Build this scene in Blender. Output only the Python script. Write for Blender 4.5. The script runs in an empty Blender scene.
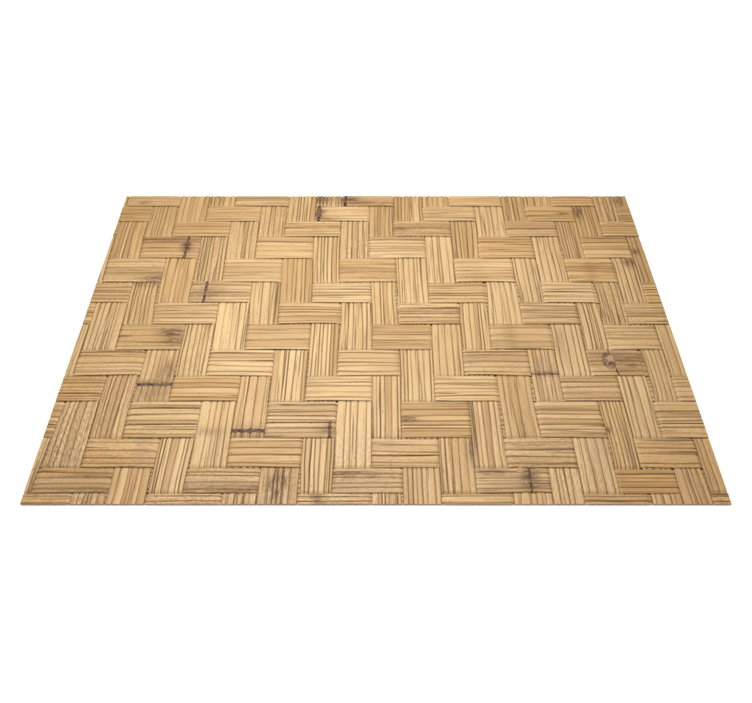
import bpy, math, random
from mathutils import Vector, noise

random.seed(11)
C = bpy.context.scene.collection
# ------------------------------------------------------------------ photo geometry
HOR, CX = -523.0, 375.75                 # vanishing line and centre of the mat in the photograph
TH = math.radians(52.47)
F = 671.9
K = .6856                                # metres per unit of (x-CX)/(y-HOR)
PLANE = .0016                            # height of the woven surface
HC = K*math.cos(TH)
Y0 = .3495
def wx(px, py): return (px-CX)/(py-HOR)*K
def wy(py): return F/math.cos(TH)*K/(py-HOR) - HC*math.tan(TH) - Y0
LEFT, RIGHT = -.3464*K, .3464*K
TOP, BOT = wy(196.6), wy(504.4)

ROWS = [wy(v) for v in (192.5, 206.6, 221.5, 236.9, 258.5, 282.4, 302.9, 324.4, 350.0, 376.2, 401.4, 438, 467.9, 493.4, 521)]
COLS = [u*K for u in (-.373, -.3375, -.299, -.2645, -.2245, -.189, -.151, -.116, -.0765, -.0425, -.0045,
                      .0272, .0645, .100, .134, .1735, .204, .2405, .268, .300, .329, .361)]
NR, NC = len(ROWS)-1, len(COLS)-1

def n1(x, seed): return noise.noise(Vector((x, seed*17.31+.37, seed*3.7)))
def sm(a, b, x):
    t = max(0., min(1., (x-a)/(b-a)))
    return t*t*(3-2*t)
def rowb(i, x): return ROWS[i] + .0007*n1(x*14, i+50)
def colb(i, y):
    d = -.0052*K*sm(-.02, .12, y)*(1-sm(-.02, .06, COLS[i]))
    return COLS[i] + d + .0007*n1(y*14, i+90)
def weft_over(r, c): return (c+r) % 4 in (1, 2)

A, TK = .00040, .0007                    # weave amplitude and strip thickness
ZB = .00015 + A + TK/2

# stains: photo x, y, radius x (m), radius y (m), strength, kind (0 dark brown, 1 grey)
ST = [(187,247,.004,.007,.85,0),(180,240,.03,.004,.35,0),(204,292,.008,.010,.5,1),(197,295,.010,.008,.5,1),(212,293,.008,.007,.4,0),
      (319,214,.004,.006,.9,0),(327,219,.010,.004,.35,0),(348,200,.008,.004,.9,0),(357,203,.03,.002,.6,0),
      (322,200,.009,.006,.55,0),(156,384,.02,.003,.6,0),(150,392,.018,.008,.35,0),(168,372,.004,.010,.55,0),
      (160,376,.003,.010,.35,0),(250,433,.016,.005,.45,0),(327,430,.006,.006,.4,0),(543,368,.012,.010,.40,1),
      (543,374,.012,.002,.5,0),(616,355,.012,.010,.42,1),(625,360,.015,.005,.35,0),(628,371,.010,.006,.3,0),(632,366,.004,.002,.7,0),
      (631,359,.005,.0015,.8,0),(522,481,.010,.010,.45,1),(530,478,.005,.012,.55,0),(515,484,.02,.010,.3,1),
      (500,470,.012,.004,.35,1),(490,473,.012,.003,.4,0),(172,333,.009,.004,.8,0),(175,341,.010,.005,.6,0),
      (180,328,.006,.006,.4,1),(158,279,.012,.006,.5,0),(150,284,.02,.004,.35,0),(629,263,.005,.004,.7,0),
      (634,252,.004,.003,.6,0),(577,212,.004,.010,.75,0),(563,214,.004,.0015,.7,0),(619,202,.003,.010,.6,0),
      (400,229,.005,.0015,.7,0),(407,418,.006,.0012,.9,0),(405,421,.010,.0014,.7,0),(472,455,.003,.012,.6,1),
      (472,447,.003,.008,.6,0),(206,432,.01,.003,.3,0),(60,487,.03,.008,.35,1),(95,487,.02,.006,.4,1),(100,492,.02,.003,.5,0),
      (210,485,.03,.005,.45,1),(240,491,.03,.004,.45,0),(350,476,.03,.004,.4,0),(360,489,.03,.004,.45,1),(275,486,.005,.012,.6,0),
      (95,476,.02,.002,.5,0),(606,431,.003,.002,.8,0),(118,350,.02,.002,.5,0),(600,448,.012,.015,.35,1),
      (72,463,.006,.010,.35,1),(141,455,.004,.012,.35,1),(398,357,.003,.010,.2,0),(525,437,.003,.02,.35,0),(510,335,.004,.03,.25,0),
      (318,495,.004,.01,.5,0),(284,478,.003,.01,.6,0),(145,203,.004,.002,.5,0),(388,205,.03,.002,.3,0),
      (590,270,.004,.01,.2,0),(520,300,.004,.012,.35,0),(560,345,.004,.02,.2,0)]
def top_strip(x, y):       # which strip lies on top at a point
    r_ = max([i for i in range(NR) if ROWS[i] >= y] or [0]); c_ = max([i for i in range(NC) if colb(i, y) <= x] or [0])
    return ('x', r_) if weft_over(r_, c_) else ('y', c_)
STW = [(wx(a,b), wy(b), c*(1.3-.3*k), d*(1.2-.2*k), e, k, top_strip(wx(a,b), wy(b))) for a,b,c,d,e,k in ST]
def stain(x, y, own):
    o = [0., 0.]
    for sx, sy, rx, ry, s, k, who in STW:
        if who != own: continue
        q = ((x-sx)/rx)**2 + ((y-sy)/ry)**2
        if q < 5: o[k] = max(o[k], min(1., s*1.05)*math.exp(-q*1.0))
    return o

# hand-set colour of single floats: (row, first column) -> (warmth 0..1, paleness 0..1, wear 0..1)
def grad(x, y):       # rises towards the middle, where the colour turns paler and less warm
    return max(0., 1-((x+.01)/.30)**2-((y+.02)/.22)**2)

# ------------------------------------------------------------------ materials
def nt(m):
    m.use_nodes = True
    t = m.node_tree; t.nodes.clear()
    return t, t.nodes, t.links
def bamboo(name):
    m = bpy.data.materials.new(name); t, N, L = nt(m)
    out = N.new('ShaderNodeOutputMaterial'); bs = N.new('ShaderNodeBsdfPrincipled'); L.new(bs.outputs[0], out.inputs[0])
    uv = N.new('ShaderNodeAttribute'); uv.attribute_name = 'fibre'      # x along, y across, z reed number
    lk = N.new('ShaderNodeAttribute'); lk.attribute_name = 'look'       # warmth, paleness, reed shade
    sn = N.new('ShaderNodeAttribute'); sn.attribute_name = 'stain'      # brown, grey, wear
    lks = N.new('ShaderNodeSeparateXYZ'); L.new(lk.outputs['Vector'], lks.inputs[0])
    sns = N.new('ShaderNodeSeparateXYZ'); L.new(sn.outputs['Vector'], sns.inputs[0])
    def mapped(sx, sy, sz):
        v = N.new('ShaderNodeVectorMath'); v.operation = 'MULTIPLY'; v.inputs[1].default_value = (sx, sy, sz)
        L.new(uv.outputs['Vector'], v.inputs[0]); return v.outputs[0]
    def nz(vec, detail=3., rough=.6, dist=0.):
        n = N.new('ShaderNodeTexNoise'); n.inputs['Scale'].default_value = 1; n.inputs['Detail'].default_value = detail
        n.inputs['Roughness'].default_value = rough; n.inputs['Distortion'].default_value = dist
        L.new(vec, n.inputs['Vector']); return n.outputs[0]
    def rng(v, a, b, c=0., d=1.):
        n = N.new('ShaderNodeMapRange'); n.inputs[1].default_value = a; n.inputs[2].default_value = b
        n.inputs[3].default_value = c; n.inputs[4].default_value = d; L.new(v, n.inputs[0]); return n.outputs[0]
    def ma(op, a, b):
        n = N.new('ShaderNodeMath'); n.operation = op
        for i, q in enumerate((a, b)):
            if isinstance(q, (int, float)): n.inputs[i].default_value = q
            else: L.new(q, n.inputs[i])
        return n.outputs[0]
    def mix(f, a, b, mode='MIX'):
        n = N.new('ShaderNodeMix'); n.data_type = 'RGBA'; n.blend_type = mode; n.clamp_factor = True
        if isinstance(f, (int, float)): n.inputs[0].default_value = f
        else: L.new(f, n.inputs[0])
        for i, q in ((6, a), (7, b)):
            if isinstance(q, tuple): n.inputs[i].default_value = (*q, 1)
            else: L.new(q, n.inputs[i])
        return n.outputs[2]
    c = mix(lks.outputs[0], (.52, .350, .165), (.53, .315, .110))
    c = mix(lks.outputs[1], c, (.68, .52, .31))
    # broad tone along each reed
    broad = nz(mapped(28, 240, 7.3), 3, .6)
    c = mix(rng(broad, .5, .78, 0, .45), c, (.42, .25, .095))
    c = mix(rng(broad, .5, .25, 0, .45), c, (.66, .50, .28))
    # reed to reed
    c = mix(rng(lks.outputs[2], .0, .45, .60, 0.), c, (.37, .22, .09))
    c = mix(rng(lks.outputs[2], .6, 1., .0, .45), c, (.68, .52, .32))
    # fibres
    fib = nz(mapped(22, 2100, 3.1), 4, .65)
    c = mix(rng(fib, .52, .70, 0, .5), c, (.22, .125, .052))
    c = mix(rng(fib, .46, .30, 0, .35), c, (.74, .58, .37))
    # dark cracks
    cr = nz(mapped(11, 760, 5.7), 3, .55, .25)
    c = mix(rng(cr, .60, .65, 0, .9), c, (.10, .05, .02))
    # the torn, brown inner edges of each split, plus painted groove shade
    ed = N.new('ShaderNodeAttribute'); ed.attribute_name = 'edge_shade'
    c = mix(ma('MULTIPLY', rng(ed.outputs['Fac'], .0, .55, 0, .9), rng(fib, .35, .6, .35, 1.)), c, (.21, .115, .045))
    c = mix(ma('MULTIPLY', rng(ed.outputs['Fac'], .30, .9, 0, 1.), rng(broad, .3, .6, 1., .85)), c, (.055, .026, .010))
    # weathered mottle
    mo = nz(mapped(330, 1500, 1.9), 5, .75, .4)
    wear = ma('MAXIMUM', ma('MULTIPLY', sns.outputs[2], 1.), sns.outputs[1])
    c = mix(ma('MULTIPLY', rng(mo, .50, .57), wear), c, (.13, .085, .045))
    # dots and short nicks
    sp = nz(mapped(330, 1100, 9.1), 2, .5)
    c = mix(rng(sp, .69, .73, 0, .8), c, (.13, .06, .025))
    # grey bloom and brown burn marks
    gr = nz(mapped(130, 1100, 4.7), 5, .75)
    c = mix(ma('MULTIPLY', sns.outputs[1], rng(gr, .35, .6, .4, 1.5)), c, (.36, .275, .20))
    c = mix(ma('MULTIPLY', sns.outputs[0], rng(gr, .42, .55, .3, 1.7)), c, (.105, .046, .014))
    # slow change of tone over the whole mat, so no two blocks match
    tcc = N.new('ShaderNodeTexCoord'); nb = N.new('ShaderNodeTexNoise'); nb.inputs['Scale'].default_value = 13; nb.inputs['Detail'].default_value = 2
    L.new(tcc.outputs['Object'], nb.inputs['Vector'])
    c = mix(rng(nb.outputs[0], .45, .68, 0, .35), c, (.40, .27, .13))
    c = mix(1., c, (.448, .396, .322), 'MULTIPLY')
    L.new(c, bs.inputs['Base Color'])
    bs.inputs['Roughness'].default_value = .5
    L.new(rng(fib, .3, .7, .42, .62), bs.inputs['Roughness'])
    bs.inputs['Specular IOR Level'].default_value = .2
    h = ma('ADD', ma('MULTIPLY', rng(fib, .3, .75, 1, 0), .6), ma('MULTIPLY', rng(cr, .58, .7, 1, 0), 1.))
    h = ma('ADD', h, ma('MULTIPLY', mo, .25))
    bp = N.new('ShaderNodeBump'); bp.inputs['Strength'].default_value = .8; bp.inputs['Distance'].default_value = .0002
    L.new(h, bp.inputs['Height']); L.new(bp.outputs[0], bs.inputs['Normal'])
    return m
MB = bamboo('bamboo_splits')

def knotmat(name, a, b, sc):
    m = bpy.data.materials.new(name); t, N, L = nt(m)
    out = N.new('ShaderNodeOutputMaterial'); bs = N.new('ShaderNodeBsdfPrincipled'); L.new(bs.outputs[0], out.inputs[0])
    tc = N.new('ShaderNodeTexCoord'); n = N.new('ShaderNodeTexNoise'); n.inputs['Scale'].default_value = sc; n.inputs['Detail'].default_value = 4
    L.new(tc.outputs['Object'], n.inputs['Vector'])
    r = N.new('ShaderNodeValToRGB'); r.color_ramp.elements[0].position = .36; r.color_ramp.elements[1].position = .64
    r.color_ramp.elements[0].color = (*a, 1); r.color_ramp.elements[1].color = (*b, 1)
    L.new(n.outputs[0], r.inputs[0]); L.new(r.outputs[0], bs.inputs['Base Color']); bs.inputs['Roughness'].default_value = .8; bs.inputs['Specular IOR Level'].default_value = .12
    bp = N.new('ShaderNodeBump'); bp.inputs['Distance'].default_value = .0003; bp.inputs['Strength'].default_value = .7
    L.new(n.outputs[0], bp.inputs['Height']); L.new(bp.outputs[0], bs.inputs['Normal'])
    return m
M_NODE = knotmat('bamboo_node_dark', (.020, .011, .007), (.085, .052, .032), 320)
M_KNOT = knotmat('bamboo_knot', (.05, .027, .014), (.19, .12, .07), 170)

# ------------------------------------------------------------------ strips
class Strip:
    """a flat bundle of bamboo splits; 'axis' x = weft (runs across), y = warp (runs away)"""
    def __init__(s, axis, i):
        s.axis, s.i = axis, i
        s.seed = i*2+(axis == 'y')*101+3
        rg = random.Random(s.seed*7+1)
        n = rg.choice((5, 5, 6, 6)) if axis == 'x' else rg.choice((5, 5, 6, 6, 7))
        if axis == 'x' and i == 10: n = 8
        if axis == 'x' and i in (1,): n = 4
        w = [rg.uniform(.7, 1.35) for _ in range(n)]
        t = sum(w); acc = 0; s.fr = [0.]
        for q in w: acc += q/t; s.fr.append(acc)
        s.fr[-1] = 1.
        s.n = n
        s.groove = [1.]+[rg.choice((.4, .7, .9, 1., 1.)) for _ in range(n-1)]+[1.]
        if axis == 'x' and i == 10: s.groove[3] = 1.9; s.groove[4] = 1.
        s.hh = [rg.uniform(-.00014, .00014) for _ in range(n)]
        s.rs = [rg.random() for _ in range(n)]
        s.warm = rg.random(); s.rg = rg
        s.fl = {}
        mid = 0
        # over intervals
        s.iv = []
        M = NC if axis == 'x' else NR
        for c in range(-2, M+2):
            r_, c_ = (i, c) if axis == 'x' else (c, i)
            o = weft_over(r_, c_) if axis == 'x' else not weft_over(r_, c_)
            if o and s.iv and s.iv[-1][1] == c: s.iv[-1][1] = c+1
            elif o: s.iv.append([c, c+1])
    def edges(s, p):           # low and high side of the strip at position p along it
        if s.axis == 'x': a, b = rowb(s.i+1, p), rowb(s.i, p)
        else: a, b = colb(s.i, p), colb(s.i+1, p)
        w = b-a
        ga = .00010+(.0034 if s.axis == 'y' else .0016)*max(0, n1(p*17, s.seed+.3)-.2)
        gb = .00010+(.0034 if s.axis == 'y' else .0016)*max(0, n1(p*17, s.seed+.7)-.2)
        return a+ga, b-gb
    def bound(s, k, mid):      # k-th crossing boundary
        if s.axis == 'x':
            kk = max(0, min(NC, k)); return colb(kk, mid)+(k-kk)*.024
        kk = max(0, min(NR, k)); return rowb(kk, mid)-(k-kk)*.024
    def spans(s):
        if s.axis == 'x': mid = (ROWS[s.i]+ROWS[s.i+1])/2
        else: mid = (COLS[s.i]+COLS[s.i+1])/2
        o = []
        for a, b in s.iv:
            p, q = s.bound(a, mid), s.bound(b, mid)
            o.append((min(p, q), max(p, q), a))
        return sorted(o)
    def z(s, p, sp):
        best = -1e9; L = .05
        for a, b, k in sp:
            d = min(p-a, b-p)
            if d > best: best, L = d, b-a
        z = ZB + TK/2 - A + 2*A*sm(-.0004, .0020, best)
        if best > 0: z += .00012*math.sin(math.pi*min(1, best/L))
        return z
    def build(s, parent):
        sp = s.spans()
        lo, hi = (LEFT, RIGHT) if s.axis == 'x' else (BOT, TOP)
        clo, chi = (BOT, TOP) if s.axis == 'x' else (LEFT, RIGHT)
        # stations along the strip
        st = []; p = lo
        while p < hi-.0003:
            st.append(p)
            d = min(min(abs(p-a), abs(p-b)) for a, b, _ in sp)
            p += .0007 if d < .004 else .0012
        st.append(hi)
        T = (0, .05, .12, .25, .42, .58, .75, .88, .95)
        V = []; FB = []; LK = []; SN = []; ED = []; rings = []
        gl = [(a+b)/2 for a, b, _ in sp]
        for p in st:
            a, b = s.edges(p); zc = s.z(p, sp)
            # nearest float -> its own colour
            k = min(range(len(gl)), key=lambda q: abs(gl[q]-p))
            if k not in s.fl:
                g = random.Random(s.seed*131+k*17)
                s.fl[k] = (g.random(), g.random(), g.random()**3, g.uniform(-.35, .35), g.random())
            fw, fp, fwr, fs, fj = s.fl[k]
            # reed edges wander
            fr = [0.]
            for j in range(1, s.n):
                wmin = min(s.fr[j]-s.fr[j-1], s.fr[j+1]-s.fr[j])
                fr.append(s.fr[j]+wmin*.38*n1(p*11+j*3.3, s.seed+j*.61)+wmin*.25*math.sin(k*2.4+j))
            fr.append(1.)
            row = []
            for j in range(s.n):
                w = (fr[j+1]-fr[j])*(b-a)
                gap = min(.16, .00026/max(w, 1e-4))
                dl = s.groove[j]*(.6+.7*abs(n1(p*9, s.seed+j*1.7+.2))); dr = s.groove[j+1]*(.6+.7*abs(n1(p*9, s.seed+(j+1)*1.7+.2)))
                if j == 0: dl = 1.2
                if j == s.n-1: dr = 1.2
                for t in T+((1.,) if j == s.n-1 else ()):
                    q = (fr[j]+(fr[j+1]-fr[j])*t)*(b-a)+a
                    x2 = 2*t-1
                    dd = dl if t < .5 else dr
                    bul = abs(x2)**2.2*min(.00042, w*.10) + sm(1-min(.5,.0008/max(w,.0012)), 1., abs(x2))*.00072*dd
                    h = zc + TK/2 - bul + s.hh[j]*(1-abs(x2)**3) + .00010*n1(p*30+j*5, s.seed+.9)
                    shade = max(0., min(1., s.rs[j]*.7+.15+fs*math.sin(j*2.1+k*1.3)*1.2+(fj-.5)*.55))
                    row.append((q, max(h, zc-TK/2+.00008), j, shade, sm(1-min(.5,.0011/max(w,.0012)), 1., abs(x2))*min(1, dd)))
            cut = []                                   # trim the bundle cleanly at the side of the mat
            for m_, (q, h, j, sh, e) in enumerate(row):
                lim = clo if q < clo else chi if q > chi else None
                if lim is not None:
                    seq = row[m_:] if lim == clo else row[m_::-1]
                    prev = seq[0]; h2 = h
                    for nx in seq[1:]:
                        if (lim == clo and nx[0] >= clo) or (lim == chi and nx[0] <= chi):
                            t_ = (lim-prev[0])/((nx[0]-prev[0]) or 1e-9); h2 = prev[1]+(nx[1]-prev[1])*t_; break
                        prev = nx
                    cut.append((lim, h2, j, sh, 0.))
                else: cut.append((q, h, j, sh, e))
            row = cut
            zb = zc - TK/2
            row.append((row[-1][0], zb, s.n-1, .5, row[-1][4])); row.append((row[0][0], zb, 0, .5, row[0][4]))
            ids = []
            for q, h, j, sh, e in row:
                x, y = (p, q) if s.axis == 'x' else (q, p)
                ids.append(len(V)); V.append((x, y, max(.00005, h)))
                FB.append((p, q, j*3.7+s.seed*1.9+k*.8)); 
                g = grad(x, y)
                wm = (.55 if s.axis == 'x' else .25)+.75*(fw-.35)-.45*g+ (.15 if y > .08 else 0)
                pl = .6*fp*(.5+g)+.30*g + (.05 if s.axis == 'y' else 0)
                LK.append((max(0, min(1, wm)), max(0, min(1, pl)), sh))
                s0, s1 = stain(x, y, (s.axis, s.i))
                wr = fwr*.45 + .5*sm(-.05, -.15, y)*fj + .35*sm(-.08, -.22, x)*fj
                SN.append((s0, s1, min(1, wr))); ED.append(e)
            rings.append(ids)
        n = len(rings[0]); F_ = []
        for u, v in zip(rings, rings[1:]):
            for k in range(n):
                k2 = (k+1) % n
                f = (u[k], v[k], v[k2], u[k2])
                F_.append(f if s.axis == 'y' else f)
        F_.append(tuple(reversed(rings[0]))); F_.append(tuple(rings[-1]))
        me = bpy.data.meshes.new('strip'); me.from_pydata(V, [], F_)
        for nm, d in (('fibre', FB), ('look', LK), ('stain', SN)):
            at = me.attributes.new(nm, 'FLOAT_VECTOR', 'POINT')
            at.data.foreach_set('vector', [c for v in d for c in v])
        at = me.attributes.new('edge_shade', 'FLOAT', 'POINT'); at.data.foreach_set('value', ED)
        me.validate()
        import bmesh
        bm = bmesh.new(); bm.from_mesh(me)
        bmesh.ops.dissolve_degenerate(bm, dist=1e-7, edges=bm.edges)
        bmesh.ops.recalc_face_normals(bm, faces=bm.faces); bm.to_mesh(me); bm.free()
        for pl in me.polygons: pl.use_smooth = True
        me.set_sharp_from_angle(angle=math.radians(55))
        me.materials.append(MB)
        o = bpy.data.objects.new('weft_strip' if s.axis == 'x' else 'warp_strip', me); C.objects.link(o); o.parent = parent
        s.obj, s.sp = o, sp
        return o
    def surf(s, p, q):
        return s.z(p, s.sp)+TK/2

root = bpy.data.objects.new('woven_mat', None); C.objects.link(root)
root['label'] = 'rectangular tan bamboo mat in herringbone weave lying flat on white'; root['category'] = 'mat'
weft = [Strip('x', i) for i in range(NR)]
warp = [Strip('y', i) for i in range(NC)]
for s in weft+warp: s.build(root)

# ------------------------------------------------------------------ bamboo nodes, knots and chips
def node(s, px, py, lo=0., hi=1., w=.0016, hgt=.00035, skew=0.):
    """the raised dark ring of a culm, crossing the strip at a photo point"""
    x, y = wx(px, py), wy(py)
    p = x if s.axis == 'x' else y
    a, b = s.edges(p)
    n = 46; m = 7; V = []; F_ = []
    for i in range(n+1):
        f = lo+(hi-lo)*i/n; q = a+(b-a)*f
        # follow the reeds
        jj = max(j for j in range(s.n) if s.fr[j] <= f+1e-6)
        t = (f-s.fr[jj])/(s.fr[jj+1]-s.fr[jj]); x2 = abs(2*t-1)
        base = s.surf(p, q)+s.hh[jj]-.00012*x2**2+.00006
        q = min(q, TOP)
        ww = w*1.25*(.75+.4*abs(n1(f*5, s.seed+px)))
        off = .0005*n1(f*4, s.seed+py)+skew*(f-.5)
        for k in range(m):
            u = k/(m-1)*2-1
            z = base - .0003+ (hgt*(.7+.6*n1(f*14+k, px))+.0003)*math.cos(u*math.pi/2)**.8
            pp = p+off+u*ww
            V.append((pp, q, z) if s.axis == 'x' else (q, pp, z))
    for i in range(n):
        for k in range(m-1):
            F_.append((i*m+k, i*m+k+1, (i+1)*m+k+1, (i+1)*m+k))
    me = bpy.data.meshes.new('node'); me.from_pydata(V, [], F_)
    import bmesh
    bm = bmesh.new(); bm.from_mesh(me); 
    bmesh.ops.recalc_face_normals(bm, faces=bm.faces)
    if sum(f.normal.z for f in bm.faces) < 0: bmesh.ops.reverse_faces(bm, faces=bm.faces)
    bm.to_mesh(me); bm.free()
    for pl in me.polygons: pl.use_smooth = True
    me.materials.append(M_NODE)
    o = bpy.data.objects.new('node', me); C.objects.link(o); o.parent = s.obj
def knot(s, px, py, rx, ry, hgt, name='knot', mat=None, rough=.12):
    x, y = wx(px, py), wy(py)
    z0 = s.surf(x if s.axis == 'x' else y, 0)
    V = [(x, y, z0+hgt*.75)]; R = 9; S = 36; F_ = []
    for i in range(1, R+1):
        f = i/R
        for k in range(S):
            a = k/S*2*math.pi; e = 1+rough*noise.noise(Vector((math.cos(a)*1.3+px, math.sin(a)*1.3, py)))*2
            h = hgt*(math.sqrt(max(0, 1-f**3)))*(1+.35*math.sin(f*13+a*.8)*min(1, hgt/.0006)) - .0006*(f == 1)
            V.append((x+rx*f*e*math.cos(a), y+ry*f*e*math.sin(a), z0+h-.0001))
    for k in range(S):
        F_.append((0, 1+k, 1+(k+1) % S))
        for i in range(R-1):
            a, b = 1+i*S, 1+(i+1)*S
            F_.append((a+k, b+k, b+(k+1) % S, a+(k+1) % S))
    me = bpy.data.meshes.new(name); me.from_pydata(V, [], F_)
    for pl in me.polygons: pl.use_smooth = True
    me.materials.append(mat or M_KNOT)
    o = bpy.data.objects.new(name, me); C.objects.link(o); o.parent = s.obj
node(weft[3], 186.5, 247, w=.0014)
node(weft[5], 205.5, 292, w=.0013, hgt=.0005)
node(weft[1], 319, 214, w=.0018)
node(weft[0], 345.5, 202, .0, .8, w=.0015)
node(warp[3], 155, 385, w=.0014)
node(warp[6], 250, 431, w=.0018)
node(weft[10], 329.5, 430, 0, .44, w=.0012)
node(warp[15], 543, 374.5, w=.0008, hgt=.0002)
node(weft[8], 613, 362, w=.0006, hgt=.0002, skew=-.004)
node(weft[12], 530, 479, w=.0011)
node(warp[19], 629, 262.5, .35, 1, w=.0008)
knot(weft[8], 608.5, 361, .0052, .0085, .0009)
knot(weft[12], 521, 471, .0030, .0026, .0003, rough=.25)
knot(weft[12], 524.5, 481.5, .0028, .0024, .00035, rough=.25)
me = bpy.data.meshes.new('gap_shade_sheet')       # added dark sheet; its colour stands in for shade in the gaps
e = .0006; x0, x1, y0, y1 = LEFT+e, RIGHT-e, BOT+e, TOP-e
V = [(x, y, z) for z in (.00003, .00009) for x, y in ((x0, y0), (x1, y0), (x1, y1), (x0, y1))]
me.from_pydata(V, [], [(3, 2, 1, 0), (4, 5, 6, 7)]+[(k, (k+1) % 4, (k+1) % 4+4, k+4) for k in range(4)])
me.materials.append(knotmat('gap_shade_dark', (.02, .011, .006), (.06, .035, .018), 300))
o = bpy.data.objects.new('gap_shade_sheet', me); C.objects.link(o); o.parent = root

# ------------------------------------------------------------------ the white surface
me = bpy.data.meshes.new('ground'); R_ = 12
me.from_pydata([(-R_, -R_, 0), (R_, -R_, 0), (R_, R_, 0), (-R_, R_, 0)], [], [(0, 1, 2, 3)])
mw = bpy.data.materials.new('white_paper'); t, N, L = nt(mw)
out = N.new('ShaderNodeOutputMaterial'); bs = N.new('ShaderNodeBsdfPrincipled'); L.new(bs.outputs[0], out.inputs[0])
nn = N.new('ShaderNodeTexNoise'); nn.inputs['Scale'].default_value = 40
rr = N.new('ShaderNodeValToRGB'); rr.color_ramp.elements[0].color = (.90, .90, .90, 1); rr.color_ramp.elements[1].color = (.93, .93, .93, 1)
L.new(nn.outputs[0], rr.inputs[0]); L.new(rr.outputs[0], bs.inputs['Base Color']); bs.inputs['Roughness'].default_value = .9
me.materials.append(mw)
g = bpy.data.objects.new('ground', me); C.objects.link(g); g['kind'] = 'structure'

# ------------------------------------------------------------------ studio light
w = bpy.data.worlds.new('World'); bpy.context.scene.world = w; w.use_nodes = True
bg = w.node_tree.nodes['Background']; bg.inputs[0].default_value = (1, 1, 1, 1); bg.inputs[1].default_value = 1.17
def lamp(name, loc, target, size, power):
    l = bpy.data.lights.new(name, 'AREA'); l.shape = 'DISK'; l.size = size; l.energy = power
    o = bpy.data.objects.new(name, l); C.objects.link(o); o.location = loc
    o.rotation_euler = (Vector(target)-Vector(loc)).to_track_quat('-Z', 'Y').to_euler()
lamp('softbox', (-.07, .05, .52), (0, -.01, 0), .12, 6.2)

# ------------------------------------------------------------------ camera
cam = bpy.data.cameras.new('camera'); co = bpy.data.objects.new('camera', cam); C.objects.link(co)
cam.sensor_width = 36; cam.sensor_fit = 'HORIZONTAL'; cam.lens = F/752*36; cam.clip_start = .01; cam.clip_end = 100
co.location = (.00015, -HC*math.tan(TH)+HC*math.tan(TH)-Y0, HC+PLANE)
co.rotation_euler = (math.pi/2-TH, 0, 0)
sc = bpy.context.scene; sc.camera = co
# camera stands above the origin of the ground distances used by wy()
vs = sc.view_settings; vs.view_transform = 'Standard'; vs.look = 'None'; vs.gamma = 1; vs.exposure = 0
